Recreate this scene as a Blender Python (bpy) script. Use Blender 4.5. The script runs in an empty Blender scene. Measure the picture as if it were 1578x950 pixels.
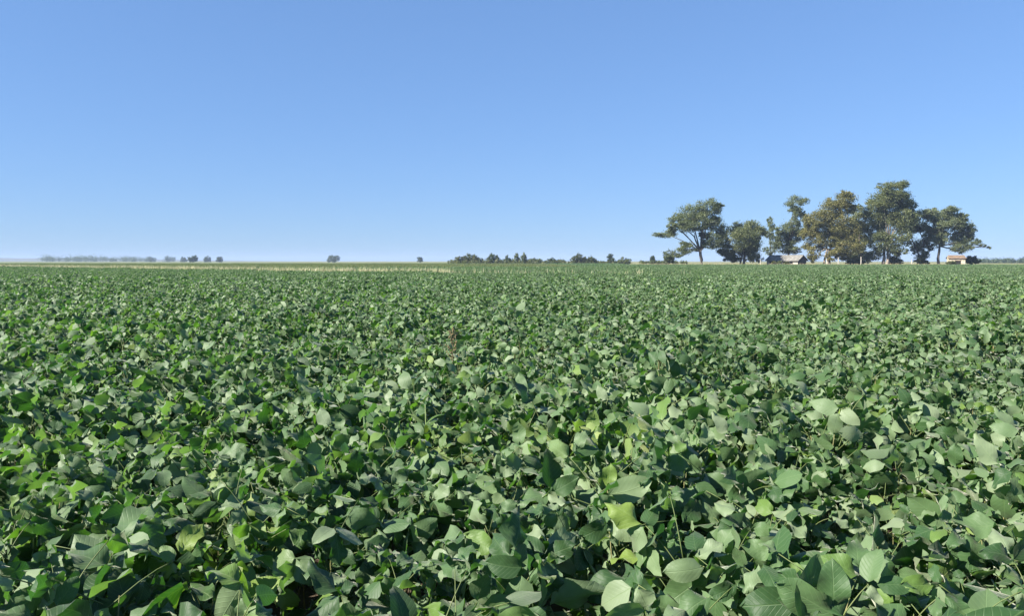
import bpy, math, random
import numpy as np
from mathutils import Vector, Matrix, Euler

R = math.radians
rng = np.random.default_rng(11)
random.seed(5)
sc = bpy.context.scene
COL = sc.collection

# ------------------------------------------------------------------ camera, sky, sun, exposure
EYE, FPX, CX, CY, HOR = 1.75, 1200.0, 789.0, 475.0, 402.5      # photo pixels: focal length, centre, horizon row
PITCH = math.atan((CY - HOR) / FPX)
cam_d = bpy.data.cameras.new("camera")
cam = bpy.data.objects.new("camera", cam_d); COL.objects.link(cam)
cam_d.sensor_width = 36.0
cam_d.lens = 36.0 * FPX / 1578.0
cam_d.clip_start, cam_d.clip_end = 0.05, 20000.0
cam.location = (0, 0, EYE)
cam.rotation_euler = (math.pi / 2 - PITCH, 0, 0)
sc.camera = cam

SUN_EL, SUN_AZ = R(35), R(247)          # azimuth clockwise from +Y (view direction): to the left, slightly behind
SUN = Vector((math.sin(SUN_AZ) * math.cos(SUN_EL), math.cos(SUN_AZ) * math.cos(SUN_EL), math.sin(SUN_EL)))
w = bpy.data.worlds.new("World"); sc.world = w; w.use_nodes = True
nt = w.node_tree
bg = nt.nodes["Background"]
sky = nt.nodes.new("ShaderNodeTexSky"); sky.sky_type = 'NISHITA'
sky.sun_disc = False
sky.sun_elevation = SUN_EL; sky.sun_rotation = SUN_AZ
sky.altitude = 0; sky.air_density = 1.0; sky.dust_density = 0.0; sky.ozone_density = 8.0
EXPOSURE = 1.5
gam = nt.nodes.new("ShaderNodeGamma"); gam.inputs[1].default_value = 0.5      # softer gradient, over the whole sky alike
tnt = nt.nodes.new("ShaderNodeMix"); tnt.data_type = 'RGBA'; tnt.blend_type = 'MULTIPLY'; tnt.inputs[0].default_value = 1.0
SK = 0.316 * 10 / 2 ** EXPOSURE
tnt.inputs[7].default_value = (0.61 * SK, 0.83 * SK, 1.18 * SK, 1)
nt.links.new(sky.outputs[0], gam.inputs[0]); nt.links.new(gam.outputs[0], tnt.inputs[6])
nt.links.new(tnt.outputs[2], bg.inputs[0])
bg.inputs[1].default_value = 0.10
sun_d = bpy.data.lights.new("sun", 'SUN'); sun_d.energy = 5.0; sun_d.angle = R(0.53); sun_d.color = (1.0, 0.945, 0.84)
sun = bpy.data.objects.new("sun", sun_d); COL.objects.link(sun)
sun.rotation_euler = SUN.to_track_quat('Z', 'Y').to_euler()
sc.view_settings.view_transform = 'Standard'; sc.view_settings.look = 'None'
sc.view_settings.exposure = EXPOSURE; sc.view_settings.gamma = 1.0
sc.render.engine = 'CYCLES'
cy = sc.cycles
cy.max_bounces = 6; cy.diffuse_bounces = 3; cy.glossy_bounces = 2; cy.transmission_bounces = 4
cy.transparent_max_bounces = 8; cy.volume_bounces = 0
cy.use_denoising = True
cy.caustics_reflective = False; cy.caustics_refractive = False


def at(px, py, Y):
    """World point on the plane y = Y seen at photo pixel (px, py)."""
    vx, vz = (px - CX) / FPX, (CY - py) / FPX
    c, s = math.cos(PITCH), math.sin(PITCH)
    dy, dz = c + vz * s, -s + vz * c
    k = Y / dy
    return Vector((vx * k, Y, EYE + dz * k))


# ------------------------------------------------------------------ materials
MATS = {}
def new_mat(name):
    m = bpy.data.materials.new(name); m.use_nodes = True; m.node_tree.nodes.clear()
    MATS[name] = m
    return m, m.node_tree.nodes, m.node_tree.links

def mixc(N, L, fac, a, b, blend='MIX'):
    n = N.new("ShaderNodeMix"); n.data_type = 'RGBA'; n.blend_type = blend
    for sock, v in ((n.inputs[0], fac), (n.inputs[6], a), (n.inputs[7], b)):
        if hasattr(v, 'is_linked') or hasattr(v, 'links'): L.new(v, sock)
        elif isinstance(v, (int, float)): sock.default_value = v
        else: sock.default_value = (*v, 1)
    return n.outputs[2]

def mth(N, L, op, a, b=None, c=None, clamp=False):
    n = N.new("ShaderNodeMath"); n.operation = op; n.use_clamp = clamp
    for i, v in enumerate((a, b, c)):
        if v is None: continue
        if isinstance(v, (int, float)): n.inputs[i].default_value = v
        else: L.new(v, n.inputs[i])
    return n.outputs[0]

def ramp(N, L, fac, stops, interp='LINEAR'):
    n = N.new("ShaderNodeValToRGB"); n.color_ramp.interpolation = interp
    el = n.color_ramp.elements
    while len(el) < len(stops): el.new(0.5)
    for e, (p, c) in zip(el, stops): e.position = p; e.color = (*c, 1)
    L.new(fac, n.inputs[0])
    return n.outputs[0]

def noise(N, L, vec, scale, detail=3, rough=0.55):
    n = N.new("ShaderNodeTexNoise"); n.inputs['Scale'].default_value = scale
    n.inputs['Detail'].default_value = detail; n.inputs['Roughness'].default_value = rough
    if vec is not None: L.new(vec, n.inputs['Vector'])
    return n.outputs[0]

def leaf_random(N, L):
    a = N.new("ShaderNodeAttribute"); a.attribute_name = "leaf_random"
    o = N.new("ShaderNodeObjectInfo")
    return mth(N, L, 'FRACT', mth(N, L, 'ADD', a.outputs['Fac'], mth(N, L, 'MULTIPLY', o.outputs['Random'], 7.31)))

def soy_leaf(name, tint=None):
    m, N, L = new_mat(name)
    rnd = leaf_random(N, L)
    geo = N.new("ShaderNodeNewGeometry")
    base = ramp(N, L, rnd, [(0.0, (0.019, 0.054, 0.016)), (0.22, (0.032, 0.080, 0.024)), (0.48, (0.068, 0.126, 0.050)), (0.70, (0.125, 0.182, 0.098)), (0.90, (0.175, 0.225, 0.140)),  # silvery pale stops paint in sun sheen, dark stops deepen the shade
                            (0.95, (0.075, 0.142, 0.032)), (0.99, (0.10, 0.170, 0.032)), (1.0, (0.13, 0.19, 0.035))])
    oi = N.new("ShaderNodeObjectInfo")      # slow drift of vigour over the field
    vig = noise(N, L, oi.outputs['Location'], 0.22, 2)
    base = mixc(N, L, 1.0, base, ramp(N, L, vig, [(0.3, (0.80, 0.84, 0.80)), (0.7, (1.20, 1.13, 1.10))]), 'MULTIPLY')
    # veins: midrib and side veins from the leaflet's own coordinates
    uv = N.new("ShaderNodeUVMap"); uv.uv_map = "leaf"
    sx = N.new("ShaderNodeSeparateXYZ"); L.new(uv.outputs[0], sx.inputs[0])
    u, v = sx.outputs[0], sx.outputs[1]
    av = mth(N, L, 'ABSOLUTE', v)
    mid = mth(N, L, 'SUBTRACT', 1.0, mth(N, L, 'MULTIPLY', av, 22.0), clamp=True)
    ph = mth(N, L, 'MULTIPLY', mth(N, L, 'SUBTRACT', u, mth(N, L, 'MULTIPLY', av, 0.34)), 8.0)
    tri = mth(N, L, 'ABSOLUTE', mth(N, L, 'SUBTRACT', mth(N, L, 'FRACT', ph), 0.5))
    side = mth(N, L, 'SUBTRACT', 1.0, mth(N, L, 'MULTIPLY', tri, 9.0), clamp=True)
    vein = mth(N, L, 'MAXIMUM', mid, mth(N, L, 'MULTIPLY', side, 0.55))
    tc = N.new("ShaderNodeTexCoord")
    blot = noise(N, L, tc.outputs['Object'], 26.0, 3)
    base = mixc(N, L, mth(N, L, 'MULTIPLY', vein, 0.20), base, (0.20, 0.30, 0.12))
    base = mixc(N, L, mth(N, L, 'MULTIPLY', blot, 0.45), base, (0.95, 1.02, 0.9), 'MULTIPLY')
    under = mixc(N, L, 0.40, base, (0.13, 0.20, 0.085))
    col = mixc(N, L, geo.outputs['Backfacing'], base, under)
    if tint: col = mixc(N, L, 1.0, col, tint, 'MULTIPLY')
    p = N.new("ShaderNodeBsdfPrincipled")
    L.new(col, p.inputs['Base Color'])
    L.new(mth(N, L, 'MULTIPLY_ADD', blot, 0.14, 0.48), p.inputs['Roughness'])
    p.inputs['Specular IOR Level'].default_value = 0.36
    p.inputs['Sheen Weight'].default_value = 0.25
    p.inputs['Sheen Roughness'].default_value = 0.45
    p.inputs['Sheen Tint'].default_value = (1.0, 1.0, 0.82, 1)
    t = N.new("ShaderNodeBsdfTranslucent")
    tcol = mixc(N, L, 1.0, base, (1.45, 2.1, 0.5), 'MULTIPLY')
    if tint: tcol = mixc(N, L, 1.0, tcol, tint, 'MULTIPLY')
    L.new(tcol, t.inputs[0])
    b = N.new("ShaderNodeBump"); b.inputs['Strength'].default_value = 0.45; b.inputs['Distance'].default_value = 0.004
    # quilting between veins
    hgt = mth(N, L, 'SUBTRACT', mth(N, L, 'MULTIPLY', blot, 1.6), mth(N, L, 'MULTIPLY', vein, 0.5))
    L.new(hgt, b.inputs['Height']); L.new(b.outputs[0], p.inputs['Normal'])
    mx = N.new("ShaderNodeMixShader"); mx.inputs[0].default_value = 0.27
    L.new(p.outputs[0], mx.inputs[1]); L.new(t.outputs[0], mx.inputs[2])
    out = N.new("ShaderNodeOutputMaterial"); L.new(mx.outputs[0], out.inputs[0])
    return m

def simple(name, c1, c2, scale=4.0, rough=0.85, coord='Object', bump=0.0, spec=0.3, detail=4, p0=0.35, p1=0.65):
    m, N, L = new_mat(name)
    tc = N.new("ShaderNodeTexCoord")
    n = noise(N, L, tc.outputs[coord], scale, detail)
    col = ramp(N, L, n, [(p0, c1), (p1, c2)])
    p = N.new("ShaderNodeBsdfPrincipled"); L.new(col, p.inputs['Base Color'])
    p.inputs['Roughness'].default_value = rough; p.inputs['Specular IOR Level'].default_value = spec
    if bump:
        b = N.new("ShaderNodeBump"); b.inputs['Strength'].default_value = bump
        L.new(n, b.inputs['Height']); L.new(b.outputs[0], p.inputs['Normal'])
    out = N.new("ShaderNodeOutputMaterial"); L.new(p.outputs[0], out.inputs[0])
    return m

def foliage(name, stops, trans=0.36, tmul=(1.6, 1.7, 0.8)):
    m, N, L = new_mat(name)
    rnd = leaf_random(N, L)
    col = ramp(N, L, rnd, stops)
    p = N.new("ShaderNodeBsdfPrincipled"); L.new(col, p.inputs['Base Color'])
    p.inputs['Roughness'].default_value = 0.55; p.inputs['Specular IOR Level'].default_value = 0.45
    t = N.new("ShaderNodeBsdfTranslucent"); L.new(mixc(N, L, 1.0, col, tmul, 'MULTIPLY'), t.inputs[0])
    mx = N.new("ShaderNodeMixShader"); mx.inputs[0].default_value = trans
    L.new(p.outputs[0], mx.inputs[1]); L.new(t.outputs[0], mx.inputs[2])
    out = N.new("ShaderNodeOutputMaterial"); L.new(mx.outputs[0], out.inputs[0])
    return m

M_LEAF = soy_leaf("soybean_leaf")
M_LEAFB = soy_leaf("ripening_leaf", (1.35, 0.98, 0.85))
M_LEAFY = soy_leaf("yellowing_leaf", (1.32, 1.22, 0.75))
M_PET = simple("soybean_petiole", (0.075, 0.115, 0.035), (0.14, 0.16, 0.06), 9.0, 0.6)
M_STEM = simple("soybean_stem", (0.12, 0.13, 0.05), (0.22, 0.20, 0.09), 12.0, 0.7)
M_BARK = simple("eucalyptus_bark", (0.17, 0.14, 0.11), (0.34, 0.29, 0.24), 1.6, 0.9)
M_BARKD = simple("dark_bark", (0.07, 0.06, 0.05), (0.15, 0.125, 0.10), 1.6, 0.9)
OLIVE = foliage("olive_foliage", [(0, (0.070, 0.091, 0.038)), (0.5, (0.124, 0.148, 0.061)), (0.85, (0.190, 0.203, 0.086)), (1, (0.260, 0.263, 0.122))])
GOLD = foliage("golden_olive_foliage", [(0, (0.084, 0.090, 0.031)), (0.5, (0.151, 0.149, 0.050)), (0.85, (0.224, 0.204, 0.072)), (1, (0.292, 0.254, 0.103))])
GREY = foliage("grey_green_foliage", [(0, (0.066, 0.089, 0.044)), (0.5, (0.115, 0.143, 0.070)), (0.85, (0.181, 0.206, 0.102)), (1, (0.250, 0.268, 0.143))])
DARKF = foliage("dark_green_foliage", [(0, (0.032, 0.052, 0.027)), (0.5, (0.057, 0.087, 0.040)), (1, (0.114, 0.144, 0.062))])
BUSHF = foliage("bush_foliage", [(0, (0.047, 0.070, 0.025)), (0.5, (0.090, 0.115, 0.037)), (0.85, (0.138, 0.141, 0.053)), (1, (0.201, 0.176, 0.073))])
M_DRY = foliage("dry_grass_blade", [(0, (0.255, 0.224, 0.116)), (0.5, (0.356, 0.318, 0.171)), (1, (0.449, 0.403, 0.232))], 0.25, (1, 1, 0.9))
M_STRIP = foliage("strip_grass_blade", [(0, (0.252, 0.286, 0.126)), (0.5, (0.412, 0.400, 0.229)), (1, (0.549, 0.515, 0.332))], 0.25, (1, 1, 0.9))
M_WEED = foliage("grass_weed_blade", [(0, (0.07, 0.13, 0.03)), (0.6, (0.12, 0.19, 0.045)), (1, (0.20, 0.25, 0.08))], 0.3, (1.5, 1.5, 0.8))
M_BROWN = simple("dry_brown_stalk", (0.13, 0.11, 0.055), (0.21, 0.17, 0.09), 20.0, 0.8)
M_SOIL = simple("field_soil", (0.055, 0.040, 0.028), (0.11, 0.08, 0.055), 9.0, 0.95, bump=0.4)


# ------------------------------------------------------------------ mesh helpers
class MB:
    """Collects vertices, faces, leaf coordinates, per-leaf random values and material slots for ONE mesh."""
    def __init__(s): s.v, s.f, s.uv, s.r, s.m, s.n = [], [], [], [], [], 0
    def add(s, V, F, UV=None, rnd=0.0, mat=0):
        V = np.asarray(V, float); k = len(V)
        s.v.append(V); s.uv.append(np.zeros((k, 2)) if UV is None else np.asarray(UV, float))
        s.r.append(np.full(k, rnd) if np.isscalar(rnd) else np.asarray(rnd))
        s.f += [tuple(int(i) + s.n for i in f) for f in F]; s.m += [mat] * len(F); s.n += k
    def tube(s, pts, rad, sides=5, mat=0, cap=True):
        pts = [Vector(p) for p in pts]; V, F = [], []
        for i, p in enumerate(pts):
            d = (pts[min(i + 1, len(pts) - 1)] - pts[max(i - 1, 0)])
            q = d.to_track_quat('Z', 'Y'); 
            for k in range(sides):
                a = 2 * math.pi * k / sides
                V.append(p + q @ Vector((math.cos(a) * rad[i], math.sin(a) * rad[i], 0)))
        for i in range(len(pts) - 1):
            for k in range(sides):
                a, b = i * sides + k, i * sides + (k + 1) % sides
                F.append((a, b, b + sides, a + sides))
        if cap:
            F.append(tuple(range(sides))[::-1]); F.append(tuple((len(pts) - 1) * sides + k for k in range(sides)))
        s.add(V, F, mat=mat)
    def box(s, lo, hi, mat=0):
        (x0, y0, z0), (x1, y1, z1) = lo, hi
        V = [(x0,y0,z0),(x1,y0,z0),(x1,y1,z0),(x0,y1,z0),(x0,y0,z1),(x1,y0,z1),(x1,y1,z1),(x0,y1,z1)]
        s.add(V, [(3,2,1,0),(4,5,6,7),(0,1,5,4),(1,2,6,5),(2,3,7,6),(3,0,4,7)], mat=mat)
    def mesh(s, name, mats, smooth=True):
        me = bpy.data.meshes.new(name)
        V = np.concatenate(s.v); UV = np.concatenate(s.uv); RR = np.concatenate(s.r)
        me.from_pydata(V.tolist(), [], s.f)
        for m in mats: me.materials.append(m)
        li = np.empty(len(me.loops), np.int32); me.loops.foreach_get("vertex_index", li)
        ul = me.uv_layers.new(name="leaf"); ul.data.foreach_set("uv", UV[li].astype(np.float32).ravel())
        at_ = me.attributes.new("leaf_random", 'FLOAT', 'POINT'); at_.data.foreach_set("value", RR.astype(np.float32))
        me.polygons.foreach_set("material_index", np.array(s.m, np.int32))
        me.polygons.foreach_set("use_smooth", np.full(len(me.polygons), smooth))
        me.update()
        return me

def link(name, data, parent=None, mtx=None):
    o = bpy.data.objects.new(name, data)
    COL.objects.link(o)
    if parent is not None: o.parent = parent
    if mtx is not None: o.matrix_basis = mtx
    return o

def tag(o, label=None, cat=None, group=None, kind=None):
    if label: o["label"] = label
    if cat: o["category"] = cat
    if group: o["group"] = group
    if kind: o["kind"] = kind
    return o


# ------------------------------------------------------------------ ground, far fields, rise
def ground_material():
    m, N, L = new_mat("plain_ground")
    tc = N.new("ShaderNodeTexCoord")
    mp = N.new("ShaderNodeMapping"); L.new(tc.outputs['Object'], mp.inputs[0]); mp.inputs['Scale'].default_value = (0.0016, 0.004, 1)
    vo = N.new("ShaderNodeTexVoronoi"); vo.inputs['Scale'].default_value = 1.0; L.new(mp.outputs[0], vo.inputs['Vector'])
    sp = N.new("ShaderNodeSeparateXYZ"); L.new(vo.outputs['Color'], sp.inputs[0])
    fields = ramp(N, L, sp.outputs[0], [(0.0, (0.11, 0.15, 0.045)), (0.3, (0.16, 0.17, 0.06)), (0.6, (0.25, 0.22, 0.11)), (0.85, (0.13, 0.16, 0.05))], 'CONSTANT')
    n2 = noise(N, L, tc.outputs['Object'], 0.02, 5)
    fields = mixc(N, L, mth(N, L, 'MULTIPLY', n2, 0.5), fields, (0.20, 0.18, 0.09))
    # bare soil within the crop
    sp2 = N.new("ShaderNodeSeparateXYZ"); L.new(tc.outputs['Object'], sp2.inputs[0])
    soil = ramp(N, L, noise(N, L, tc.outputs['Object'], 7.0, 6, 0.65), [(0.3, (0.045, 0.033, 0.024)), (0.7, (0.12, 0.09, 0.062))])
    far = mth(N, L, 'GREATER_THAN', sp2.outputs[1], 330.0)
    col = mixc(N, L, far, soil, fields)
    p = N.new("ShaderNodeBsdfPrincipled"); L.new(col, p.inputs['Base Color']); p.inputs['Roughness'].default_value = 0.95
    p.inputs['Specular IOR Level'].default_value = 0.15
    b = N.new("ShaderNodeBump"); b.inputs['Strength'].default_value = 0.6; b.inputs['Distance'].default_value = 0.05
    L.new(noise(N, L, tc.outputs['Object'], 14.0, 5), b.inputs['Height']); L.new(b.outputs[0], p.inputs['Normal'])
    out = N.new("ShaderNodeOutputMaterial"); L.new(p.outputs[0], out.inputs[0])
    return m

HALF = 5200.0
g = MB(); g.add([(-HALF, -600, 0), (HALF, -600, 0), (HALF, HALF, 0), (-HALF, HALF, 0)], [(0, 1, 2, 3)])
tag(link("ground", g.mesh("ground", [ground_material()], False)), "flat open farmland plain reaching to the horizon", kind="structure")

M_STUB = simple("far_fields", (0.07, 0.075, 0.045), (0.13, 0.12, 0.075), 0.02, 0.95, p0=0.3, p1=0.7)
# a very low pale rise far beyond the fields on one side
rise = MB()
nx, ny = 40, 6
V = []
for j in range(ny):
    for i in range(nx):
        x = -3900 + i / (nx - 1) * 3000; y = 2900 + j / (ny - 1) * 1500
        h = 22 * math.exp(-((x + 3100) / 1500) ** 2) * math.sin(math.pi * j / (ny - 1)) * min(1, (nx - 1 - i) / 8, i / 3)
        h *= 1 + 0.12 * math.sin(x * 0.006) + 0.08 * math.sin(x * 0.017)
        V.append((x, y, h - 0.3))
rise.add(V, [(j*nx+i, j*nx+i+1, (j+1)*nx+i+1, (j+1)*nx+i) for j in range(ny-1) for i in range(nx-1)])
tag(link("low_hill", rise.mesh("low_hill", [M_STUB])), "very low hazy rise on the horizon", kind="structure")


# ------------------------------------------------------------------ soybean plants
def leaflet(L, W, fold, curl, side, wave, nu=6, hv=2, tip=0.0):
    """One ovate soybean leaflet from its base at the origin along +X, upper face +Z."""
    V, UV, F = [], [], []
    xs, zs, a = 0.0, 0.0, 0.0
    cols = 2 * hv + 1
    ts = [i / nu for i in range(nu + 1)]
    prev = 0.0
    for i, t in enumerate(ts):
        dt = (t - prev) * L; prev = t
        a = -curl * t + tip * t * t
        xs += dt * math.cos(a); zs += dt * math.sin(a)
        wd = W * 0.5 * 2.08 * (t ** 0.52) * ((1 - t) ** 0.60) * (1.15 - 0.3 * t) if 0 < t < 1 else 0.0008
        for k in range(cols):
            s = (k - hv) / hv
            y = s * wd
            z = fold * abs(y) - 0.9 * fold * abs(y) * abs(s) * 0.5 + wave * W * math.sin(t * 9 + s * 2.1) * abs(s) * 0.36
            V.append((xs - z * math.sin(a), y + side * t * t * L, zs + z * math.cos(a)))
            UV.append((t, s * (wd / (W * 0.5 + 1e-9))))
    for i in range(nu):
        for k in range(cols - 1):
            p = i * cols + k
            F.append((p, p + cols, p + cols + 1, p + 1))
    return np.array(V), F, UV

def rand_leaflet(r, L=None, nu=7, hv=2):
    L = L or r.normal(0.115, 0.016)
    return leaflet(L, L * r.uniform(0.57, 0.70), r.normal(-0.05, 0.50), r.normal(0.65, 0.45), r.normal(0, 0.10), r.uniform(0.1, 0.7), nu, hv, r.normal(0, 0.25))

def xf(V, M):
    A = np.array(M)
    return V @ A[:3, :3].T + A[:3, 3]

def petiole_curve(r, ln, lift):
    """Points of a petiole from the stem node (origin) out along +X and up; returns points and the end point."""
    p = [Vector((0, 0, 0))]; a = lift
    for k in range(4):
        p.append(p[-1] + Vector((math.cos(a), 0, math.sin(a))) * ln / 4); a -= r.uniform(0.02, 0.16)
    return p

def trifoliate_frames(r, size):
    """Local matrices of the three leaflets at the petiole's end."""
    pitch = r.normal(-0.85, 0.35) if r.random() < 0.5 else r.normal(0.35, 0.45)      # hanging or raised blades
    roll = r.normal(0, 0.68); yaw = r.normal(0, 0.35)
    B = Matrix.Rotation(yaw, 4, 'Z') @ Matrix.Rotation(-pitch, 4, 'Y') @ Matrix.Rotation(roll, 4, 'X')
    out = []
    for k, (ang, off) in enumerate(((0, 0.024), (1.25, 0.006), (-1.25, 0.006))):
        M = B @ Matrix.Rotation(ang + r.normal(0, 0.18), 4, 'Z') @ Matrix.Translation((off, 0, 0)) @ \
            Matrix.Rotation(r.normal(0.18, 0.42), 4, 'Y') @ Matrix.Rotation(r.normal(0, 0.45), 4, 'X') @ Matrix.Scale(size * (1.06 if k == 0 else r.uniform(0.82, 1.0)), 4)
        out.append(M)
    return B, out

YELLOW = [(-1.05, 2.75), (-1.0, 3.1), (-0.55, 4.6), (0.45, 4.4), (-0.62, 2.7), (1.9, 4.1)]     # spots of yellowish plants
LEAFLETS = []
for i in range(16):
    b = MB(); v, f, uv = rand_leaflet(rng); b.add(v, f, uv); LEAFLETS.append(b.mesh("leaflet", [M_LEAF]))

LEAFLETS_Y = []
for me in LEAFLETS:
    c = me.copy(); c.materials[0] = M_LEAFY; LEAFLETS_Y.append(c)

PETIOLES = []       # (mesh, end point)
for i in range(8):
    ln, lift = rng.uniform(0.13, 0.24), rng.uniform(0.55, 1.15)
    p = petiole_curve(rng, ln, lift); b = MB(); b.tube(p, [0.0024, 0.0021, 0.0018, 0.0016, 0.0014], 5)
    PETIOLES.append((b.mesh("petiole", [M_PET]), p[-1]))

def trifoliate_into(b, r, M, nu, hv, size, petm=1, sides=3):
    p = petiole_curve(r, r.uniform(0.13, 0.24), r.uniform(0.55, 1.15))
    q = [M @ x for x in p]
    b.tube(q, [0.0024, 0.0021, 0.0018, 0.0016, 0.0014], sides, petm, False)
    B, fr = trifoliate_frames(r, size)
    T = M @ Matrix.Translation(p[-1])
    for m in fr:
        v, f, uv = rand_leaflet(r, None, nu, hv)
        b.add(xf(v, T @ m), f, uv, rnd=r.random())

TRIFOLIATES = []
for i in range(28):
    b = MB(); trifoliate_into(b, rng, Matrix.Identity(4), 6, 1, 1.0, 1, 4); TRIFOLIATES.append(b.mesh("leaf", [M_LEAF, M_PET]))

TRIFOLIATES_Y = []
for me in TRIFOLIATES:
    c = me.copy(); c.materials[0] = M_LEAFY; TRIFOLIATES_Y.append(c)

def plant_nodes(r, n=16, top=0.62):
    """Leaf nodes on one plant: height on the stem, azimuth, size of the leaf."""
    a = r.uniform(0, 6.28); out = []
    for k in range(n):
        t = (k + r.uniform(0, 0.6)) / n
        h = top * (0.36 + 0.64 * t ** 0.8)
        a += 2.4 + r.normal(0, 0.4)
        s = (0.80 + 0.38 * math.sin(math.pi * min(1, t * 0.95 + 0.1))) if t < 0.93 else r.uniform(0.5, 0.75)
        out.append((h, a, s * r.uniform(0.85, 1.15)))
    return out

def stem_mesh(r, top=0.62):
    b = MB(); p = [Vector((0, 0, -0.02))]
    for k in range(6): p.append(p[-1] + Vector((r.normal(0, 0.008), r.normal(0, 0.008), (top + 0.02) / 6)))
    b.tube(p, [0.0052, 0.005, 0.0045, 0.004, 0.0034, 0.0026, 0.0015], 5)
    return b, p
STEMS = []
for i in range(5):
    b, p = stem_mesh(rng); STEMS.append(b.mesh("stem", [M_STEM]))

def canopy_scale(x, y):
    return 1.0 + 0.07 * math.sin(0.9 * x + 0.5 * y + 1.0) * math.cos(0.55 * y - 0.35 * x) + 0.05 * math.sin(2.3 * x - 1.7 * y) * math.sin(1.9 * y + 0.7 * x)

# plant positions on a jittered grid, nearest first
SP = 0.265
TANH = 789.0 / FPX
cand = []
for iy in range(int(1.35 / SP), int(12.5 / SP)):
    for ix in range(-60, 61):
        x = (ix + 0.5 * (iy % 2)) * SP + rng.normal(0, 0.06); y = iy * SP + rng.normal(0, 0.06)
        if y < 1.3 or abs(x) > 12 * TANH + 2.5: continue
        # a few thin spots in the stand where bare soil shows
        gap = any((x - gx) ** 2 + (y - gy) ** 2 < gr * gr for gx, gy, gr in ((0.30, 2.6, 0.27), (-0.82, 2.75, 0.25), (1.45, 2.75, 0.24), (0.72, 2.2, 0.17), (-1.75, 3.1, 0.22), (-0.3, 3.2, 0.22), (-1.6, 4.7, 0.28), (1.2, 3.9, 0.22), (2.4, 4.6, 0.25)))
        if gap: continue
        cand.append((x, y))
vis = [c for c in cand if c[1] > 1.62 and abs(c[0]) < TANH * (c[1] + 0.05) + 0.10]
vis.sort(key=lambda c: c[0] ** 2 + c[1] ** 2)
NEAR, MIDN = 100, 300
near_set = set(vis[:MIDN])
GROUP = "soybean plants at the near end of the crop"
LABEL = "leafy green soybean plant at the near end of the crop, its single leaves distinct"
for i, (x, y) in enumerate(vis[:MIDN]):
    sc_ = canopy_scale(x, y) * rng.normal(1.0, 0.09)
    e = link("soybean_plant", None); e.empty_display_size = 0.05
    e.location = (x, y, 0); e.rotation_euler = (rng.normal(0, 0.07), rng.normal(0, 0.07), rng.uniform(0, 6.28)); e.scale = (sc_,) * 3
    yel = any((x - a) ** 2 + (y - c) ** 2 < 0.035 for a, c in YELLOW)
    big = (x + 1.08) ** 2 + (y - 2.05) ** 2 < 0.03 or (x - 1.05) ** 2 + (y - 2.05) ** 2 < 0.03
    if yel: tag(e, "soybean plant with lighter, slightly yellowish green leaves among darker ones", "plant", "yellowish soybean plants")
    elif big: tag(e, "soybean plant with extra large pale leaves at the very edge of the crop", "plant", "large-leaved soybean plants")
    else: tag(e, LABEL, "plant", GROUP)
    link("stem", STEMS[i % 5], e)
    for (h, a, s) in plant_nodes(rng, 13):
        M = Matrix.Translation((0, 0, h)) @ Matrix.Rotation(a, 4, 'Z') @ Matrix.Rotation(rng.normal(0, 0.15), 4, 'Y')
        if i < NEAR:
            pm, end = PETIOLES[rng.integers(len(PETIOLES))]
            lf = link("leaf", pm, e, M)
            B, fr = trifoliate_frames(rng, s * (1.22 - 0.17 * min(1, max(0, (y - 2.0) / 2.5))))
            for m in fr:
                if big: m = m @ Matrix.Scale(1.08, 4)
                link("leaflet", (LEAFLETS_Y if yel else LEAFLETS)[rng.integers(len(LEAFLETS))], lf, Matrix.Translation(end) @ m)
        else:
            link("leaf", (TRIFOLIATES_Y if yel else TRIFOLIATES)[rng.integers(len(TRIFOLIATES))], e, M @ Matrix.Scale(s * 1.05, 4))

# ---- the rest of the crop: one mass of plants (instanced plants and patches of plants)
def crop_plant(r, b, M, nu, hv, n=14, petiole=True):
    for (h, a, s) in plant_nodes(r, n):
        Q = M @ Matrix.Translation((0, 0, h)) @ Matrix.Rotation(a, 4, 'Z') @ Matrix.Rotation(r.normal(0, 0.15), 4, 'Y') @ Matrix.Scale(s * 0.86, 4)
        if petiole: trifoliate_into(b, r, Q, nu, hv, 1.0)
        else:
            p = petiole_curve(r, r.uniform(0.13, 0.24), r.uniform(0.55, 1.15)); B, fr = trifoliate_frames(r, 1.0)
            for m in fr:
                v, f, uv = rand_leaflet(r, None, nu, hv); b.add(xf(v, Q @ Matrix.Translation(p[-1]) @ m), f, uv, rnd=r.random())

def source_collection(name, meshes):
    c = bpy.data.collections.new(name)
    for i, me in enumerate(meshes):
        o = bpy.data.objects.new(f"{name}_{i:02d}", me); c.objects.link(o)
    return c

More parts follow.
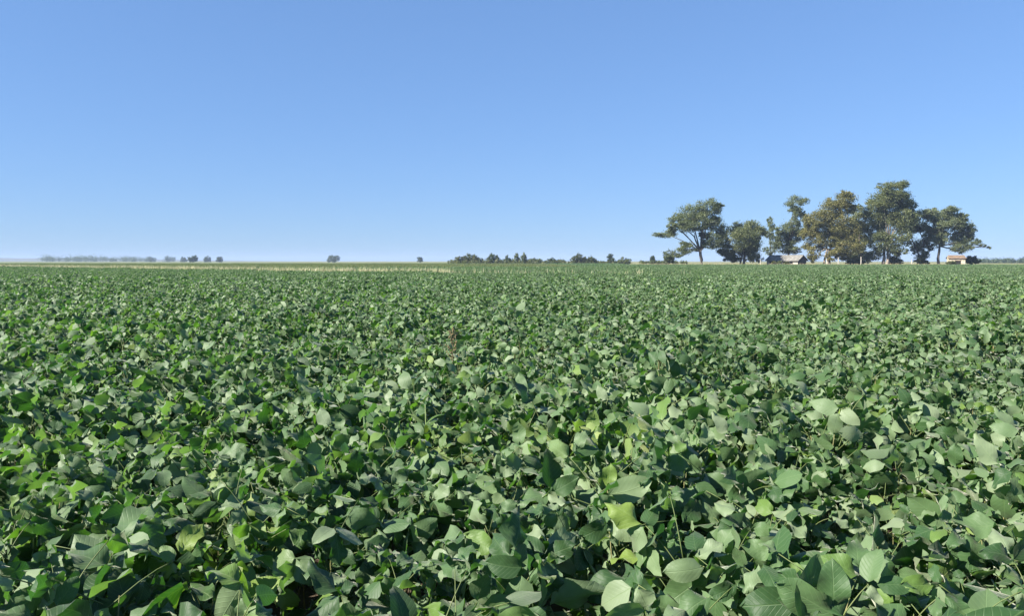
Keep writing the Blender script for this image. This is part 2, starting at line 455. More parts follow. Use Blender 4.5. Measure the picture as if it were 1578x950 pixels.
def scatter(name, pts, rotz, scl, tilt, coll, nvar):
    """One object whose geometry nodes set a random member of COLL on each point."""
    n = len(pts)
    me = bpy.data.meshes.new(name); me.from_pydata([tuple(p) for p in pts], [], [])
    a = me.attributes.new("turn", 'FLOAT_VECTOR', 'POINT')
    rot = np.stack([tilt[:, 0], tilt[:, 1], rotz], 1).astype(np.float32); a.data.foreach_set("vector", rot.ravel())
    a = me.attributes.new("size", 'FLOAT', 'POINT'); a.data.foreach_set("value", scl.astype(np.float32))
    a = me.attributes.new("pick", 'INT', 'POINT'); a.data.foreach_set("value", rng.integers(0, nvar, n).astype(np.int32))
    o = link(name, me)
    ng = bpy.data.node_groups.new(name, 'GeometryNodeTree')
    ng.interface.new_socket("Geometry", in_out='INPUT', socket_type='NodeSocketGeometry')
    ng.interface.new_socket("Geometry", in_out='OUTPUT', socket_type='NodeSocketGeometry')
    N, L = ng.nodes, ng.links
    gi, go = N.new("NodeGroupInput"), N.new("NodeGroupOutput")
    ci = N.new("GeometryNodeCollectionInfo"); ci.inputs[0].default_value = coll; ci.inputs[1].default_value = True; ci.inputs[2].default_value = True
    iop = N.new("GeometryNodeInstanceOnPoints"); iop.inputs['Pick Instance'].default_value = True
    def attr(nm, t):
        x = N.new("GeometryNodeInputNamedAttribute"); x.data_type = t; x.inputs[0].default_value = nm; return x.outputs[0]
    L.new(gi.outputs[0], iop.inputs['Points']); L.new(ci.outputs[0], iop.inputs['Instance'])
    L.new(attr("pick", 'INT'), iop.inputs['Instance Index'])
    er = N.new("FunctionNodeEulerToRotation"); L.new(attr("turn", 'FLOAT_VECTOR'), er.inputs[0]); L.new(er.outputs[0], iop.inputs['Rotation'])
    L.new(attr("size", 'FLOAT'), iop.inputs['Scale'])
    L.new(iop.outputs[0], go.inputs[0])
    md = o.modifiers.new("scatter", 'NODES'); md.node_group = ng
    return o

def wedge(x, y, m0=2.5, k=1.06): return abs(x) < TANH * k * y + m0

# edge line of the near crop (a grass strip crosses it) : from left-far to the middle
STRIP = [Vector((-150, 196)), Vector((-58, 114)), Vector((-30, 89)), Vector((-6, 72)), Vector((14, 60))]
def strip_dist(x, y):
    best = 1e9; p = Vector((x, y))
    for a, b in zip(STRIP[:-1], STRIP[1:]):
        d = b - a; t = max(0, min(1, (p - a).dot(d) / d.length_squared)); best = min(best, (p - a - d * t).length)
    return best

# single plants out to 45 m
plant_meshes = []
for i in range(14):
    b = MB(); crop_plant(rng, b, Matrix.Identity(4), 5, 1, 15); st, p = stem_mesh(rng); b.tube(p, [0.005] * 6 + [0.002], 3, 2, False)
    plant_meshes.append(b.mesh("crop_plant", [M_LEAF, M_PET, M_STEM]))
CP = source_collection("crop_plant", plant_meshes)
pts = [(x, y) for (x, y) in cand if (x, y) not in near_set]
FAR1 = 45.0
sp = 0.285
for iy in range(int(12.4 / sp), int(FAR1 / sp)):
    y0 = iy * sp
    xm = TANH * 1.06 * y0 + 2.5
    for ix in range(int(-xm / sp), int(xm / sp) + 1):
        pts.append((ix * sp + rng.normal(0, 0.08), y0 + rng.normal(0, 0.08)))
P = np.array([(x, y, 0) for x, y in pts])
n = len(P)
scl = np.array([canopy_scale(x, y) for x, y in pts]) * rng.normal(1.0, 0.12, n)
o = scatter("soybean_crop", P, rng.uniform(0, 6.28, n), scl, rng.normal(0, 0.07, (n, 2)), CP, len(plant_meshes))
tag(o, "dense green soybean crop covering the field beyond the nearest plants", "crop", kind="stuff")

# patches of plants from 45 m to 330 m
PATCH = 3.0
patch_meshes = []
for i in range(5):
    b = MB()
    for ix in range(10):
        for iy in range(10):
            M = Matrix.Translation(((ix - 4.5) * 0.3 + rng.normal(0, 0.08), (iy - 4.5) * 0.3 + rng.normal(0, 0.08), 0)) @ \
                Matrix.Rotation(rng.uniform(0, 6.28), 4, 'Z') @ Matrix.Scale(rng.normal(1.0, 0.08), 4)
            crop_plant(rng, b, M, 2, 1, 11, False)
    patch_meshes.append(b.mesh("crop_patch", [M_LEAF]))
PC = source_collection("crop_patch", patch_meshes)
ripe = []
for me in patch_meshes[:3]:
    c = me.copy(); c.materials[0] = M_LEAFB; ripe.append(c)
PB = source_collection("ripe_patch", ripe)
pts, pts_b = [], []
def beyond(x, y):
    for a, b in zip(STRIP[:-1], STRIP[1:]):
        if a.x <= x <= b.x: return y > a.y + (b.y - a.y) * (x - a.x) / (b.x - a.x)
    return x < STRIP[0].x and y > 200
iy = 0
y0 = FAR1 + PATCH / 2
while y0 < 330:
    xm = TANH * 1.06 * y0 + 6
    for ix in range(int(-xm / PATCH), int(xm / PATCH) + 1):
        x = ix * PATCH
        if y0 > 212 and x > 0.10 * y0 + 10: continue        # farmyard
        if strip_dist(x, y0) < 1.9 and x < 6: continue
        (pts_b if beyond(x, y0) and y0 > 105 + 0.5 * (x + 60) else pts).append((x + rng.normal(0, 0.15), y0 + rng.normal(0, 0.15), 0))
    y0 += PATCH
P = np.array(pts); n = len(P)
o = scatter("soybean_crop", P, rng.integers(0, 4, n) * math.pi / 2 + rng.normal(0, 0.06, n), rng.normal(1.0, 0.05, n), rng.normal(0, 0.006, (n, 2)), PC, len(patch_meshes))
tag(o, "far part of the soybean crop running out to the trees and the horizon", "crop", kind="stuff")
P = np.array(pts_b); n = len(P)
o = scatter("soybean_crop", P, rng.integers(0, 4, n) * math.pi / 2 + rng.normal(0, 0.06, n), rng.normal(0.97, 0.05, n), rng.normal(0, 0.006, (n, 2)), PB, 3)
tag(o, "browner soybean field beyond the dry grass strip", "crop", kind="stuff")


# ------------------------------------------------------------------ dry grass strips
def blades(name, pts, hgt, mat, wid=0.05, lean=0.25):
    b = MB(); V, F, RR = [], [], []
    for (x, y, z) in pts:
        h = hgt * rng.uniform(0.6, 1.12); a = rng.uniform(0, 6.28); l = rng.normal(0, lean) * h; a2 = rng.uniform(0, 6.28)
        wx, wy = math.cos(a) * wid / 2, math.sin(a) * wid / 2; lx, ly = math.cos(a2) * l, math.sin(a2) * l
        k = len(V)
        V += [(x - wx, y - wy, z), (x + wx, y + wy, z), (x + wx * .8 + lx * .35, y + wy * .8 + ly * .35, z + h * .6), (x - wx * .8 + lx * .35, y - wy * .8 + ly * .35, z + h * .6), (x + lx, y + ly, z + h)]
        F += [(k, k + 1, k + 2, k + 3), (k + 3, k + 2, k + 4)]; RR += [rng.random()] * 5
    b.add(V, F, rnd=np.array(RR))
    return link(name, b.mesh(name, [mat], False))

pts = []
for a, c, dens in ((STRIP[0], STRIP[1], 70), (STRIP[1], STRIP[2], 140), (STRIP[2], STRIP[3], 130), (STRIP[3], STRIP[4], 12)):
    d = c - a; nrm = Vector((-d.y, d.x)).normalized()
    for k in range(int(d.length * dens)):
        q = a + d * rng.random() + nrm * rng.normal(0, 0.6); pts.append((q.x, q.y, 0))
tag(blades("dry_grass", pts, 1.12, M_STRIP, 0.06), "pale dry grass strip dividing the soybean fields", "grass", kind="stuff")
pts = [(rng.uniform(34, 118), 213.5 + rng.normal(0, 0.8), 0) for k in range(3600)]
tag(blades("dry_grass", pts, 1.15, M_DRY, 0.09), "pale dry grass verge between the crop and the farmyard trees", "grass", kind="stuff")
# grass of the farmyard
pts = [(rng.uniform(36, 165), rng.uniform(214.5, 262), 0) for k in range(16000)]
M_YARD = foliage("yard_grass", [(0, (0.062, 0.088, 0.026)), (0.6, (0.106, 0.123, 0.044)), (1, (0.211, 0.194, 0.088))], 0.2, (1.2, 1.2, 0.8))
tag(blades("yard_grass", pts, 0.55, M_YARD, 0.14), "rough green grass in the farmyard under the trees", "grass", kind="stuff")


# ------------------------------------------------------------------ trees
def tree(name, label, D, base_px, fork_px, lobes, fol, bark, leaves=9000, leaf=0.42, trunk_r=0.45, depth=0.8, cat="tree", group=None, seed=0,
         stems=1, extra_limbs=(), clump=0.35):
    """lobes: (x px, y px, rx px, ry px) of the crown's masses at distance D."""
    r = np.random.default_rng(1000 + seed)
    mpp = D / FPX
    b0 = at(base_px[0], 405, D); root = link(name, None); root.location = (b0.x, D, 0); tag(root, label, cat, group)
    O = Vector((b0.x, D, 0))
    fk = at(fork_px[0], fork_px[1], D) - O
    tb, cb = MB(), MB()
    Ls = []; n_given = len(lobes)
    tot = sum(l[2] * l[3] for l in lobes)
    for (lx, ly, rx, ry) in lobes:
        c = at(lx, ly, D) - O
        c.y = r.normal(0, 1) * rx * mpp * depth * 0.7
        Ls.append((c, rx * mpp * 1.14, ry * mpp * 1.26))
    lobes = list(lobes)
    for (lx, ly, rx, ry), (c, wx_, wz_) in list(zip(lobes, list(Ls))):
        for q in range(3):
            a_ = r.uniform(0, 6.28); k_ = r.uniform(0.35, 0.55)
            if ly + math.sin(a_) * ry * 0.95 > 404: continue
            p_ = at(lx + math.cos(a_) * rx * 0.95, ly + math.sin(a_) * ry * 0.95, D) - O; p_.y = c.y + r.normal(0, 0.5) * wx_ * depth
            Ls.append((p_, wx_ * k_, wz_ * k_)); lobes.append((lx, ly, rx * k_, ry * k_))
    tot = sum(l[2] * l[3] for l in lobes)
    # trunk(s)
    tops = []
    for s in range(stems):
        off = Vector((0, 0, 0)) if stems == 1 else Vector((r.uniform(-1, 1) * 6 * mpp, r.uniform(-1, 1) * 1.5, 0))
        top = fk + off * 0.6
        pts_ = [off + (top - off) * t + Vector((r.normal(0, .15), r.normal(0, .15), 0)) * (t * (1 - t) * 4) for t in (0, .15, .4, .7, 1)]
        pts_[0].z = -0.15
        tb.tube(pts_, [trunk_r * k for k in (1.35, 1.05, .92, .84, .75)], 8)
        tops.append(top)
    # limbs to every mass
    for (c, rx, ry) in Ls[:n_given]:
        st = min(tops, key=lambda q: (q - c).length)
        d = c - st
        mid1 = st + d * 0.35 + Vector((r.normal(0, .4), r.normal(0, .4), abs(r.normal(0, .4)) + 0.05 * d.length))
        mid2 = st + d * 0.7 + Vector((r.normal(0, .4), r.normal(0, .4), r.normal(0.2, .4)))
        r0 = trunk_r * 0.45
        tb.tube([st - Vector((0, 0, 0.3)), mid1, mid2, c], [r0, r0 * .7, r0 * .45, r0 * .22], 6)
        for q in range(4):
            e = c + Vector((r.normal(0, .55) * rx, r.normal(0, .55) * rx * depth, r.normal(0.15, .5) * ry))
            sm = mid2 + (c - mid2) * r.random()
            tb.tube([sm, (sm + e) / 2 + Vector((r.normal(0, .2), r.normal(0, .2), r.normal(0.1, .2))), e], [r0 * .28, r0 * .17, r0 * .06], 4)
    for (pa, pb, rad) in extra_limbs:
        A, B = at(*pa, D) - O, at(*pb, D) - O
        tb.tube([A, (A + B) / 2 + Vector((0, r.normal(0, .4), r.normal(0, .25))), B], [rad, rad * .7, rad * .35], 6)
    # crown: sprays of leaves gathered in clumps over each mass
    V, F, RR = [], [], []
    for (c, rx, ry), l in zip(Ls, lobes):
        nl = int(4.2 * leaves * l[2] * l[3] / tot)
        nc = max(5, int(7 * (1 / clump) * (rx * ry) ** 0.5 / 2.2))
        cl = []
        for q in range(nc):
            v = Vector(r.normal(0, 1, 3)); v.normalize(); v *= r.uniform(0.25, 1.0) ** 0.5
            cl.append((c + Vector((v.x * rx * .86, v.y * rx * depth * .86, v.z * ry * .86)), r.uniform(0.6, 1.3) * clump, r.uniform(-0.42, 0.42)))  # last value shifts each clump's tone, painting in highlight mottling
        for q in range(nl):
            cc, cr, cs = cl[r.integers(nc)]
            v = Vector(r.normal(0, 0.52, 3))
            p = cc + Vector((v.x * rx * cr, v.y * rx * cr, v.z * ry * cr * 0.85))
            s = 0.92 * leaf * r.uniform(0.55, 1.3)
            q_ = Euler((r.uniform(-1.1, 1.1), r.uniform(-1.1, 1.1), r.uniform(0, 6.28))).to_matrix()
            k = len(V)
            for (a, bb) in ((-.5, 0), (0, -.27), (.5, 0), (0, .27)):
                V.append(p + q_ @ Vector((a * s, bb * s, 0.06 * s * (1 if a else -1))))
            F.append((k, k + 1, k + 2, k + 3)); RR += [min(1, max(0, r.normal(0.45, 0.17) + cs))] * 4
    cb.add([tuple(v) for v in V], F, rnd=np.array(RR))
    link("trunk", tb.mesh("trunk", [bark]), root)
    link("crown", cb.mesh("crown", [fol], False), root)
    return root

GT = "tall farmyard trees"
D0 = 222.0
# the broad open tree at the edge of the grove
tree("eucalyptus_tree", "broad open-crowned tree with forked dark trunk and sky between limbs, at the grove's edge", D0, (1081, 0), (1079, 386),
     [(1066, 330, 19, 14), (1091, 318, 18, 11), (1046, 341, 16, 9), (1030, 362, 16, 6), (1060, 349, 17, 9), (1086, 338, 16, 12), (1104, 348, 12, 12), (1100, 372, 15, 11), (1058, 384, 13, 8), (1035, 392, 11, 6), (1116, 357, 8, 9), (1088, 360, 9, 8), (1048, 395, 6, 3), (1040, 352, 10, 5)],
     GREY, M_BARKD, 9500, 0.46, 0.50, 0.7, seed=1, extra_limbs=(((1079, 386), (1060, 366), .26), ((1060, 366), (1044, 352), .18), ((1079, 388), (1088, 350), .24)))
tree("eucalyptus_tree", "rounded dense olive tree reaching low to the ground beside the open-crowned tree", D0 + 4, (1140, 0), (1143, 392),
     [(1150, 352, 19, 12), (1138, 370, 22, 15), (1158, 372, 15, 18), (1122, 386, 12, 10), (1160, 392, 12, 10), (1140, 392, 16, 9), (1118, 374, 9, 9), (1168, 360, 8, 12), (1128, 398, 10, 6)], OLIVE, M_BARKD, 9500, 0.44, 0.34, 0.9, seed=2, stems=3)
tree("eucalyptus_tree", "thin wispy young tree behind the farmhouse end", D0 + 14, (1188, 0), (1187, 372),
     [(1187, 346, 6, 8), (1183, 360, 8, 8), (1191, 372, 7, 9), (1186, 386, 8, 7)], GREY, M_BARKD, 1500, 0.40, 0.18, 0.8, seed=3)
tree("eucalyptus_tree", "slender tall tree with a separate top tuft, rising behind the farmhouse", D0 + 16, (1214, 0), (1217, 372),
     [(1226, 314, 15, 10), (1231, 330, 8, 9), (1226, 342, 8, 7), (1216, 355, 14, 10), (1207, 368, 13, 9), (1226, 366, 13, 12), (1213, 383, 17, 8), (1238, 352, 8, 8)], GREY, M_BARKD, 6500, 0.42, 0.30, 0.8, seed=4, extra_limbs=(((1217, 372), (1228, 316), .16),))
tree("eucalyptus_tree", "wide golden-olive tree with several pale trunks next to the farmhouse", D0 + 2, (1277, 0), (1279, 383),
     [(1297, 309, 17, 11), (1281, 326, 21, 13), (1262, 341, 19, 15), (1290, 345, 22, 16), (1254, 360, 14, 12), (1277, 366, 24, 13), (1305, 362, 17, 16), (1262, 380, 15, 9), (1292, 384, 18, 9), (1311, 322, 8, 7), (1256, 394, 9, 8), (1282, 396, 11, 6), (1303, 395, 11, 7)], GOLD, M_BARK, 15000, 0.44, 0.32, 0.85, seed=5, stems=5)
tree("eucalyptus_tree", "shaded dark tree filling the gap between the golden tree and the tallest tree", D0 + 12, (1322, 0), (1322, 386),
     [(1324, 323, 11, 7), (1318, 340, 14, 10), (1330, 352, 14, 13), (1318, 368, 14, 12), (1336, 375, 12, 12), (1322, 388, 14, 8), (1334, 396, 10, 7), (1315, 398, 9, 6)], OLIVE, M_BARKD, 7000, 0.44, 0.32, 0.9, seed=6, stems=2)
tree("eucalyptus_tree", "tallest tree of the grove, with a high domed grey-olive crown", D0 + 3, (1363, 0), (1365, 376),
     [(1370, 297, 22, 12), (1354, 309, 18, 13), (1390, 309, 17, 14), (1400, 324, 12, 14), (1372, 322, 22, 15), (1352, 332, 15, 13), (1380, 342, 19, 14), (1360, 354, 18, 14), (1383, 364, 14, 13), (1352, 374, 15, 12), (1374, 382, 14, 10), (1396, 342, 9, 8), (1350, 392, 11, 8), (1380, 394, 9, 7), (1410, 336, 7, 7)], OLIVE, M_BARK, 15000, 0.45, 0.46, 0.85, seed=7, stems=2)
tree("eucalyptus_tree", "leaning thin-stemmed tree between the tallest tree and the brick hut's tree", D0 + 10, (1421, 0), (1424, 380),
     [(1418, 332, 13, 8), (1434, 330, 11, 7), (1424, 346, 15, 10), (1410, 350, 9, 7), (1428, 362, 14, 10), (1426, 380, 14, 10), (1420, 394, 10, 7)], GREY, M_BARKD, 6000, 0.42, 0.28, 0.8, seed=8, extra_limbs=(((1421, 404), (1398, 352), .24),))
tree("eucalyptus_tree", "spreading tree overhanging the brick hut with one long low bare branch", D0 + 3, (1446, 0), (1448, 378),
     [(1470, 328, 18, 8), (1456, 334, 15, 10), (1484, 336, 10, 6), (1466, 345, 19, 10), (1490, 351, 14, 8), (1498, 358, 9, 9), (1484, 366, 15, 11), (1449, 352, 12, 9), (1480, 382, 13, 8), (1450, 368, 11, 9), (1516, 379, 6, 2.2), (1525, 382, 3, 2)], GREY, M_BARKD, 9500, 0.43, 0.40, 0.8, seed=9,
     extra_limbs=(((1486, 386), (1512, 380), .16), ((1450, 380), (1486, 386), .22)))

# mid-distance bushes and small trees beyond the crop
GB = "bushes beyond the crop"
DB = 345.0
def bush(label, x, top, rx, D=DB, fol=BUSHF, n=2400, seed=0, base=407.5, tall=False, name="bush"):
    r = np.random.default_rng(seed)
    h = base - top
    k = max(3, int(rx / 2.6)) if not tall else 3
    lob = []
    for q in range(k):
        u = -1 + 2 * (q + 0.5) / k
        hh = h * (1 - 0.28 * abs(u)) * r.uniform(0.72, 1.0)
        lob.append((x + u * rx * 0.82 + r.normal(0, rx * .05), base - hh * 0.66, rx * 0.9 / k + 1.6, hh * 0.30))
        lob.append((x + u * rx * 0.85, base - hh * 0.25, rx * 0.9 / k + 1.6, hh * 0.28))
    if tall: lob = [(x + r.normal(0, rx * .2), top + h * .2, rx * .5, h * .18), (x - rx * .3, top + h * .42, rx * .6, h * .22), (x + rx * .3, top + h * .6, rx * .6, h * .22), (x, top + h * .8, rx * .5, h * .2)]
    return tree(name, label, D, (x, 0), (x, base - h * .3), lob, fol, M_BARKD, n, 0.42, 0.12, 0.8, cat="tree" if tall else "bush", seed=seed + 40, stems=2 if not tall else 1)
bush("wide brown-green thicket bush, widest of the bushes beyond the crop", 722, 389, 23, seed=1, n=3600, fol=BUSHF)
bush("dark rounded bush touching the widest thicket", 760, 390, 10, seed=2, fol=DARKF, n=1500)
bush("small dark bush standing just apart from the widest thicket", 782, 394, 7, seed=3, fol=DARKF, n=1000)
bush("thin upright small tree with feathery top among the bushes", 797, 391, 5, seed=4, fol=GREY, tall=True, n=700, name="small_tree")
bush("tallest feathery small tree among the bushes", 808, 390, 6, seed=5, fol=GREY, tall=True, n=800, name="small_tree")
bush("low straggling bush beside the feathery small trees", 823, 396, 10, seed=6, fol=GREY, n=900)
bush("lone low dark bush at the far end of the feathery trees", 851, 396, 7, seed=7, fol=DARKF, n=900)
bush("olive-brown bush with a peaked top, standing alone beyond the crop", 893, 390, 14, seed=8, n=2200)
bush("low olive bush merged with the peaked bush", 911, 394, 9, seed=9, n=1100)
bush("small round dark tree beyond the peaked bush", 940, 392, 7, seed=10, fol=DARKF, tall=True, n=1100, name="small_tree")
bush("low grey-green bush between the round tree and the lone tree", 962, 395, 10, seed=11, fol=GREY, n=1300)
bush("tiny lone dark tree on the open plain short of the grove", 1006, 394, 5, seed=12, fol=DARKF, tall=True, n=800, name="small_tree")
bush("pale dry bush under the low limb of the open-crowned tree", 1031, 392, 7, D=260, seed=13, fol=GREY, n=900, base=405)
bush("olive bush growing against the brick hut", 1499, 393, 11, D=232, seed=14, n=2000, base=407)
bush("low shrub in the shade under the tallest tree", 1380, 397, 12, D=226, seed=15, fol=BUSHF, n=1800, base=409)
bush("low shrub under the golden-olive tree", 1318, 397, 14, D=227, seed=16, fol=BUSHF, n=1800, base=409)
bush("low shrub between the leaning tree and the hut's tree", 1420, 397, 10, D=228, seed=17, fol=BUSHF, n=1400, base=409)
bush("straggling shrub half hiding the brick hut wall", 1465, 400, 5, D=216, seed=20, n=700, base=409)
bush("low green shrub in front of the farmhouse wall", 1196, 401, 6, D=216, seed=18, n=1400, base=409)
bush("low green shrub by the farmhouse doorway", 1212, 403, 5, D=216, seed=19, n=500, base=408)

# far trees on the horizon
def wood(name, label, x0, x1, top, D, base=403.5, n=60, seed=0, fol=DARKF, leaf=1.5):
    r = np.random.default_rng(seed + 300); mpp = D / FPX
    b = MB(); V, F, RR = [], [], []
    for k in range(n):
        px = r.uniform(x0, x1); hpx = (base - top) * r.uniform(0.45, 1.0)
        c = at(px, base - hpx * 0.55, D); c.y += r.uniform(-0.04, 0.04) * D; c.z = max(c.z, 1.0)
        for q in range(110):
            p = c + Vector((r.normal(0, .4) * hpx * mpp * .8, r.normal(0, .4) * hpx * mpp * .8, r.normal(0, .27) * hpx * mpp))
            p.z = max(0.2, p.z)
            q_ = Euler((r.uniform(-1.2, 1.2), r.uniform(-1.2, 1.2), r.uniform(0, 6.28))).to_matrix(); s = leaf * r.uniform(.6, 1.3); kk = len(V)
            for (a, bb) in ((-.5, 0), (0, -.3), (.5, 0), (0, .3)): V.append(tuple(p + q_ @ Vector((a * s, bb * s, 0))))
            F.append((kk, kk + 1, kk + 2, kk + 3)); RR += [r.random()] * 4
    b.add(V, F, rnd=np.array(RR))
    return tag(link(name, b.mesh(name, [fol], False)), label, "woodland", kind="stuff")
wood("distant_woodland", "long hazy woodland on the horizon beside the pale rise", 76, 163, 393.2, 1500, n=75, seed=1)
wood("distant_woodland", "shorter hazy woodland on the horizon past the long one", 178, 219, 394.5, 1550, n=34, seed=2)
wood("distant_woodland", "low hazy hedge-like woodland beyond the brick hut", 1504, 1600, 398, 650, base=406, n=90, seed=3, leaf=1.0)
wood("scrub", "low green scrub along the far crop edge between the bushes", 690, 872, 400.5, 352, base=407, n=110, seed=4, leaf=0.6, fol=BUSHF)
wood("scrub", "low scrub on the plain between the peaked bush and the grove", 876, 1062, 402.0, 352, base=407, n=90, seed=5, leaf=0.6, fol=BUSHF)
def far_tree(label, x, top, rx, D, seed, base=404.0, fol=DARKF, n=500):
    h = base - top
    r = np.random.default_rng(seed + 7)
    lob = []
    for q in range(3):
        u = (-0.6, 0.05, 0.65)[q]; hh = h * r.uniform(0.7, 1.0)
        lob += [(x + u * rx, base - hh * 0.68, rx * .45 + .4, hh * 0.28), (x + u * rx, base - hh * 0.28, rx * .45 + .4, hh * 0.28)]
    return tree("distant_tree", label, D, (x, 0), (x, base - h * .35), lob, fol, M_BARKD, n, 1.1, 0.3, 0.8, seed=seed + 80)
far_tree("hazy low tree clump just past the shorter woodland", 231, 395, 7, 1300, 1)
far_tree("wide hazy tree clump alone on the horizon", 261, 394, 9, 1300, 2)
far_tree("small hazy tree next to the darkest horizon tree", 283, 396, 4, 1200, 3)
far_tree("darkest compact tree on the horizon", 297, 393, 6, 850, 4, n=700)
far_tree("pair-like hazy tree beyond the darkest horizon tree", 319, 394.5, 5, 1100, 5)
far_tree("thin small tree at the end of the horizon tree line", 338, 395.5, 4, 1000, 6)
far_tree("lone domed hazy tree clump standing far out on the open plain", 513, 393, 8, 950, 7, n=800)
far_tree("tiny lone round tree far out on the plain near the widest thicket", 647, 395.5, 3.5, 900, 8, n=400)


# ------------------------------------------------------------------ farm buildings
M_WALL = simple("whitewashed_wall", (0.310, 0.279, 0.232), (0.426, 0.387, 0.333), 1.2, 0.9)
M_ROOFP = simple("pale_sheet_roof", (0.12, 0.115, 0.10), (0.23, 0.22, 0.20), 1.3, 0.8)
M_GABLE_SHADE = simple("gable_painted_shade", (0.045, 0.04, 0.045), (0.08, 0.07, 0.07), 2.0, 0.85)  # shadow side of the farmhouse, put into the gable's colour
M_OPENING_SHADE = simple("opening_painted_shade", (0.012, 0.011, 0.01), (0.02, 0.018, 0.016), 2.0, 0.9)  # near-black colour stands in for the shade inside openings
M_HUT = simple("cream_brick_wall", (0.34, 0.29, 0.20), (0.54, 0.48, 0.36), 1.5, 0.9)
M_TILE = simple("weathered_tile_roof", (0.12, 0.085, 0.06), (0.24, 0.17, 0.12), 2.5, 0.9)
M_POST = simple("weathered_post", (0.348, 0.326, 0.279), (0.480, 0.449, 0.387), 3.0, 0.9)

def part(name, fn, mat, parent):
    b = MB(); fn(b); return link(name, b.mesh(name, [mat], False), parent)

# farmhouse: long roof, gable end turned away from the sun
hx = at(1212, 405, 224).x
house = link("farmhouse", None); house.location = (hx + 0.3, 225.0, 0); house.rotation_euler = (0, 0, R(-50))
tag(house, "low farmhouse with pale sheet roof and gable end coloured dark for its shade under the trees", "house")
HL, HW, HE, HR = 4.9, 2.3, 2.05, 3.35
part("wall", lambda b: (b.box((-HL, -HW, 0), (HL, -HW + .2, HE)), b.box((-HL, HW - .2, 0), (HL, HW, HE)), b.box((-HL, -HW + .2, 0), (-HL + .2, HW - .2, HE))), M_WALL, house)
def gable(b, x0, x1):
    V = [(x, y, z) for x in (x0, x1) for (y, z) in ((-HW + .2, 0), (HW - .2, 0), (HW - .2, HE), (0, HR - .12), (-HW + .2, HE))]
    b.add(V, [(4, 3, 2, 1, 0), (5, 6, 7, 8, 9)] + [(i, (i + 1) % 5, (i + 1) % 5 + 5, i + 5) for i in range(5)])
part("gable_end", lambda b: gable(b, HL - .2, HL), M_GABLE_SHADE, house)
part("gable_end", lambda b: gable(b, -HL + .21, -HL + .3), M_WALL, house)
def roof_slope(b, sgn):
    o_, e_ = 0.55, 0.45
    zE = HE - o_ * (HR - HE) / HW
    V = [(-HL - e_, sgn * (HW + o_), zE), (HL + e_, sgn * (HW + o_), zE), (HL + e_, 0, HR), (-HL - e_, 0, HR)]
    V += [(x, y, z + .09) for x, y, z in V]
    b.add(V, [(0, 1, 2, 3), (7, 6, 5, 4), (0, 4, 5, 1), (1, 5, 6, 2), (2, 6, 7, 3), (3, 7, 4, 0)])
rf = part("roof", lambda b: roof_slope(b, -1), M_ROOFP, house)
part("roof", lambda b: roof_slope(b, 1), M_ROOFP, house)
part("ridge_cap", lambda b: b.box((-HL - .45, -.14, HR + .04), (HL + .45, .14, HR + .14)), M_ROOFP, rf)
for (x, w2, z0, z1, nm) in ((-3.6, .45, .9, 1.9, "window"), (-1.6, .5, 0.02, 2.0, "dark_doorway"), (0.7, .45, .9, 1.9, "window"), (2.9, .5, .9, 1.9, "window")):
    f = part(nm, lambda b: b.box((x - w2, -HW - .02, z0), (x + w2, -HW - .003, z1)), M_OPENING_SHADE, house)
    part("frame", lambda b: (b.box((x - w2 - .08, -HW - .05, z0), (x - w2, -HW - .004, z1)), b.box((x + w2, -HW - .05, z0), (x + w2 + .08, -HW - .004, z1)), b.box((x - w2 - .08, -HW - .052, z1), (x + w2 + .08, -HW - .005, z1 + .08))), M_POST, f)

# brick hut
ux = at(1476, 405, 221).x
hut = link("brick_hut", None); hut.location = (ux, 222.0, 0); hut.rotation_euler = (0, 0, R(-20)); hut.scale = (0.9, 0.9, 0.84)
tag(hut, "small cream brick hut with dark doorway and weathered brown tile roof", "hut")
def hutwall(b):
    b.box((-2.3, -1.8, 0), (-0.55, -1.6, 3.0)); b.box((1.15, -1.8, 0), (2.3, -1.6, 3.0)); b.box((-0.55, -1.8, 2.15), (1.15, -1.6, 3.0))
    b.box((-2.3, -1.6, 0), (-2.1, 1.8, 3.0)); b.box((2.1, -1.6, 0), (2.3, 1.8, 3.0)); b.box((-2.1, 1.6, 0), (2.1, 1.8, 3.0))
part("wall", hutwall, M_HUT, hut)
part("dark_doorway", lambda b: b.box((-0.53, -1.62, 0.01), (1.13, -1.56, 2.13)), M_OPENING_SHADE, hut)  # dark slab filling the doorway in place of its unlit inside
part("lintel", lambda b: b.box((-0.75, -1.84, 2.17), (1.35, -1.803, 2.34)), M_TILE, hut)
def hroof(b, s):
    V = [(-2.6, s * 2.15, 2.86), (2.6, s * 2.15, 2.86), (2.2, 0, 3.95), (-2.2, 0, 3.95)]; V += [(x, y, z + .12) for x, y, z in V]
    b.add(V, [(0, 1, 2, 3), (7, 6, 5, 4), (0, 4, 5, 1), (1, 5, 6, 2), (2, 6, 7, 3), (3, 7, 4, 0)])
part("roof", lambda b: hroof(b, -1), M_TILE, hut); part("roof", lambda b: hroof(b, 1), M_TILE, hut)
def hgab(b, s):
    V = [(s * 2.12, -1.78, 3.0), (s * 2.12, 1.78, 3.0), (s * 2.12, 0, 3.92), (s * 2.28, -1.78, 3.0), (s * 2.28, 1.78, 3.0), (s * 2.28, 0, 3.92)]
    b.add(V, [(0, 1, 2), (5, 4, 3), (0, 3, 4, 1), (1, 4, 5, 2), (2, 5, 3, 0)])
part("gable_end", lambda b: hgab(b, -1), M_HUT, hut); part("gable_end", lambda b: hgab(b, 1), M_HUT, hut)

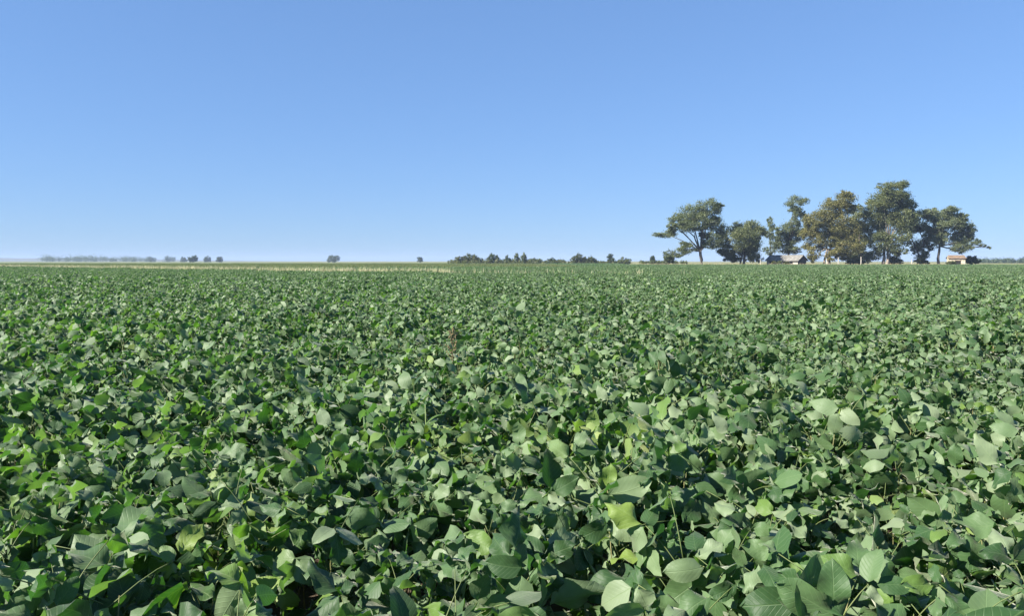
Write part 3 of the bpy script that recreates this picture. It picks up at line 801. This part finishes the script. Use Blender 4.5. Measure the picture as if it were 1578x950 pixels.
# pale posts at the edge of the farmyard
for px, top, lab in ((1172, 401, "short pale post at the crop edge before the rounded olive tree"), (1274, 399, "pale post beside the trunks of the golden-olive tree"), (1292, 397, "taller pale post under the golden-olive tree"), (1327, 396, "pale post under the shaded dark tree"), (1405, 400, "pale post before the leaning thin-stemmed tree")):
    q = at(px, top, 216.5); b = MB()
    b.tube([(0, 0, -.1), (0.02, 0, q.z * .5), (0, 0, q.z)], [.15, .14, .12], 8); b.box((-.17, -.17, q.z), (.17, .17, q.z + .05))
    tag(link("fence_post", b.mesh("fence_post", [M_POST], False), None, Matrix.Translation((q.x, 216.5, 0))), lab, "post", "posts at the farmyard edge")


# ------------------------------------------------------------------ weeds in the crop
wx = at(697, 540, 7.9)
weed = link("dry_weed", None); weed.location = (wx.x, 7.9, 0); tag(weed, "brown dried weed stalk standing above the soybean leaves", "weed")
b = MB(); b.tube([(0, 0, -.02), (.01, 0, .5), (.0, .01, .8), (.02, 0, 1.05)], [.006, .005, .004, .002], 5); link("stem", b.mesh("stem", [M_BROWN]), weed)
for k in range(11):
    z = 0.66 + k * 0.034; a = k * 2.4; ln = 0.12 - k * 0.007
    b = MB(); e = Vector((math.cos(a) * ln * .6, math.sin(a) * ln * .6, z + ln)); b.tube([(0.01, 0, z), e * .5 + Vector((0, 0, z * .5 + .0)), e], [.003, .0025, .002], 4)
    for q in range(6):
        t = 0.35 + q * 0.12; c = Vector((0.01, 0, z)).lerp(e, t) + Vector(rng.normal(0, .006, 3))
        b.tube([c, c + Vector((rng.normal(0, .006), rng.normal(0, .006), .018)), c + Vector((0, 0, .03))], [.002, .008, .001], 5)
    link("branch", b.mesh("branch", [M_BROWN]), weed)

wx = at(655, 640, 4.9)
gw = link("grass_weed", None); gw.location = (wx.x, 4.9, 0); tag(gw, "pale yellow-green grass weed with arching blades among the soybean leaves", "weed")
b = MB(); b.tube([(0, 0, -.02), (.01, .01, .4), (0, 0, .84)], [.006, .005, .003], 5); link("stem", b.mesh("stem", [M_WEED]), gw)
for k in range(12):
    a = k * 2.4 + rng.normal(0, .3); z = rng.uniform(.45, .74); ln = rng.uniform(.24, .36); V, F = [], []
    d = Vector((math.cos(a), math.sin(a), 0)); s_ = Vector((-d.y, d.x, 0)); p = Vector((0, 0, z)); el = rng.uniform(.7, 1.3)
    for q in range(8):
        wq = .013 * math.sin(math.pi * (0.12 + .88 * q / 7)) + .0004
        V += [tuple(p - s_ * wq), tuple(p + s_ * wq)]; p = p + (d * math.cos(el) + Vector((0, 0, math.sin(el)))) * ln / 7; el -= .30
    F = [(2*q, 2*q+1, 2*q+3, 2*q+2) for q in range(7)]
    b = MB(); b.add(V, F, rnd=rng.random()); link("blade", b.mesh("blade", [M_WEED]), gw)


# ------------------------------------------------------------------ haze
hb = MB(); hb.box((-HALF - 100, -700, -1.0), (HALF + 100, HALF + 100, 31.0))
hm, N, L = new_mat("haze")
pv = N.new("ShaderNodeVolumePrincipled"); pv.inputs['Color'].default_value = (0.52, 0.66, 0.92, 1); pv.inputs['Density'].default_value = 0.00019; pv.inputs['Anisotropy'].default_value = 0.0
out = N.new("ShaderNodeOutputMaterial"); L.new(pv.outputs[0], out.inputs['Volume'])
tag(link("haze", hb.mesh("haze", [hm], False)), "thin pale haze in the air over the plain", "haze", kind="stuff")
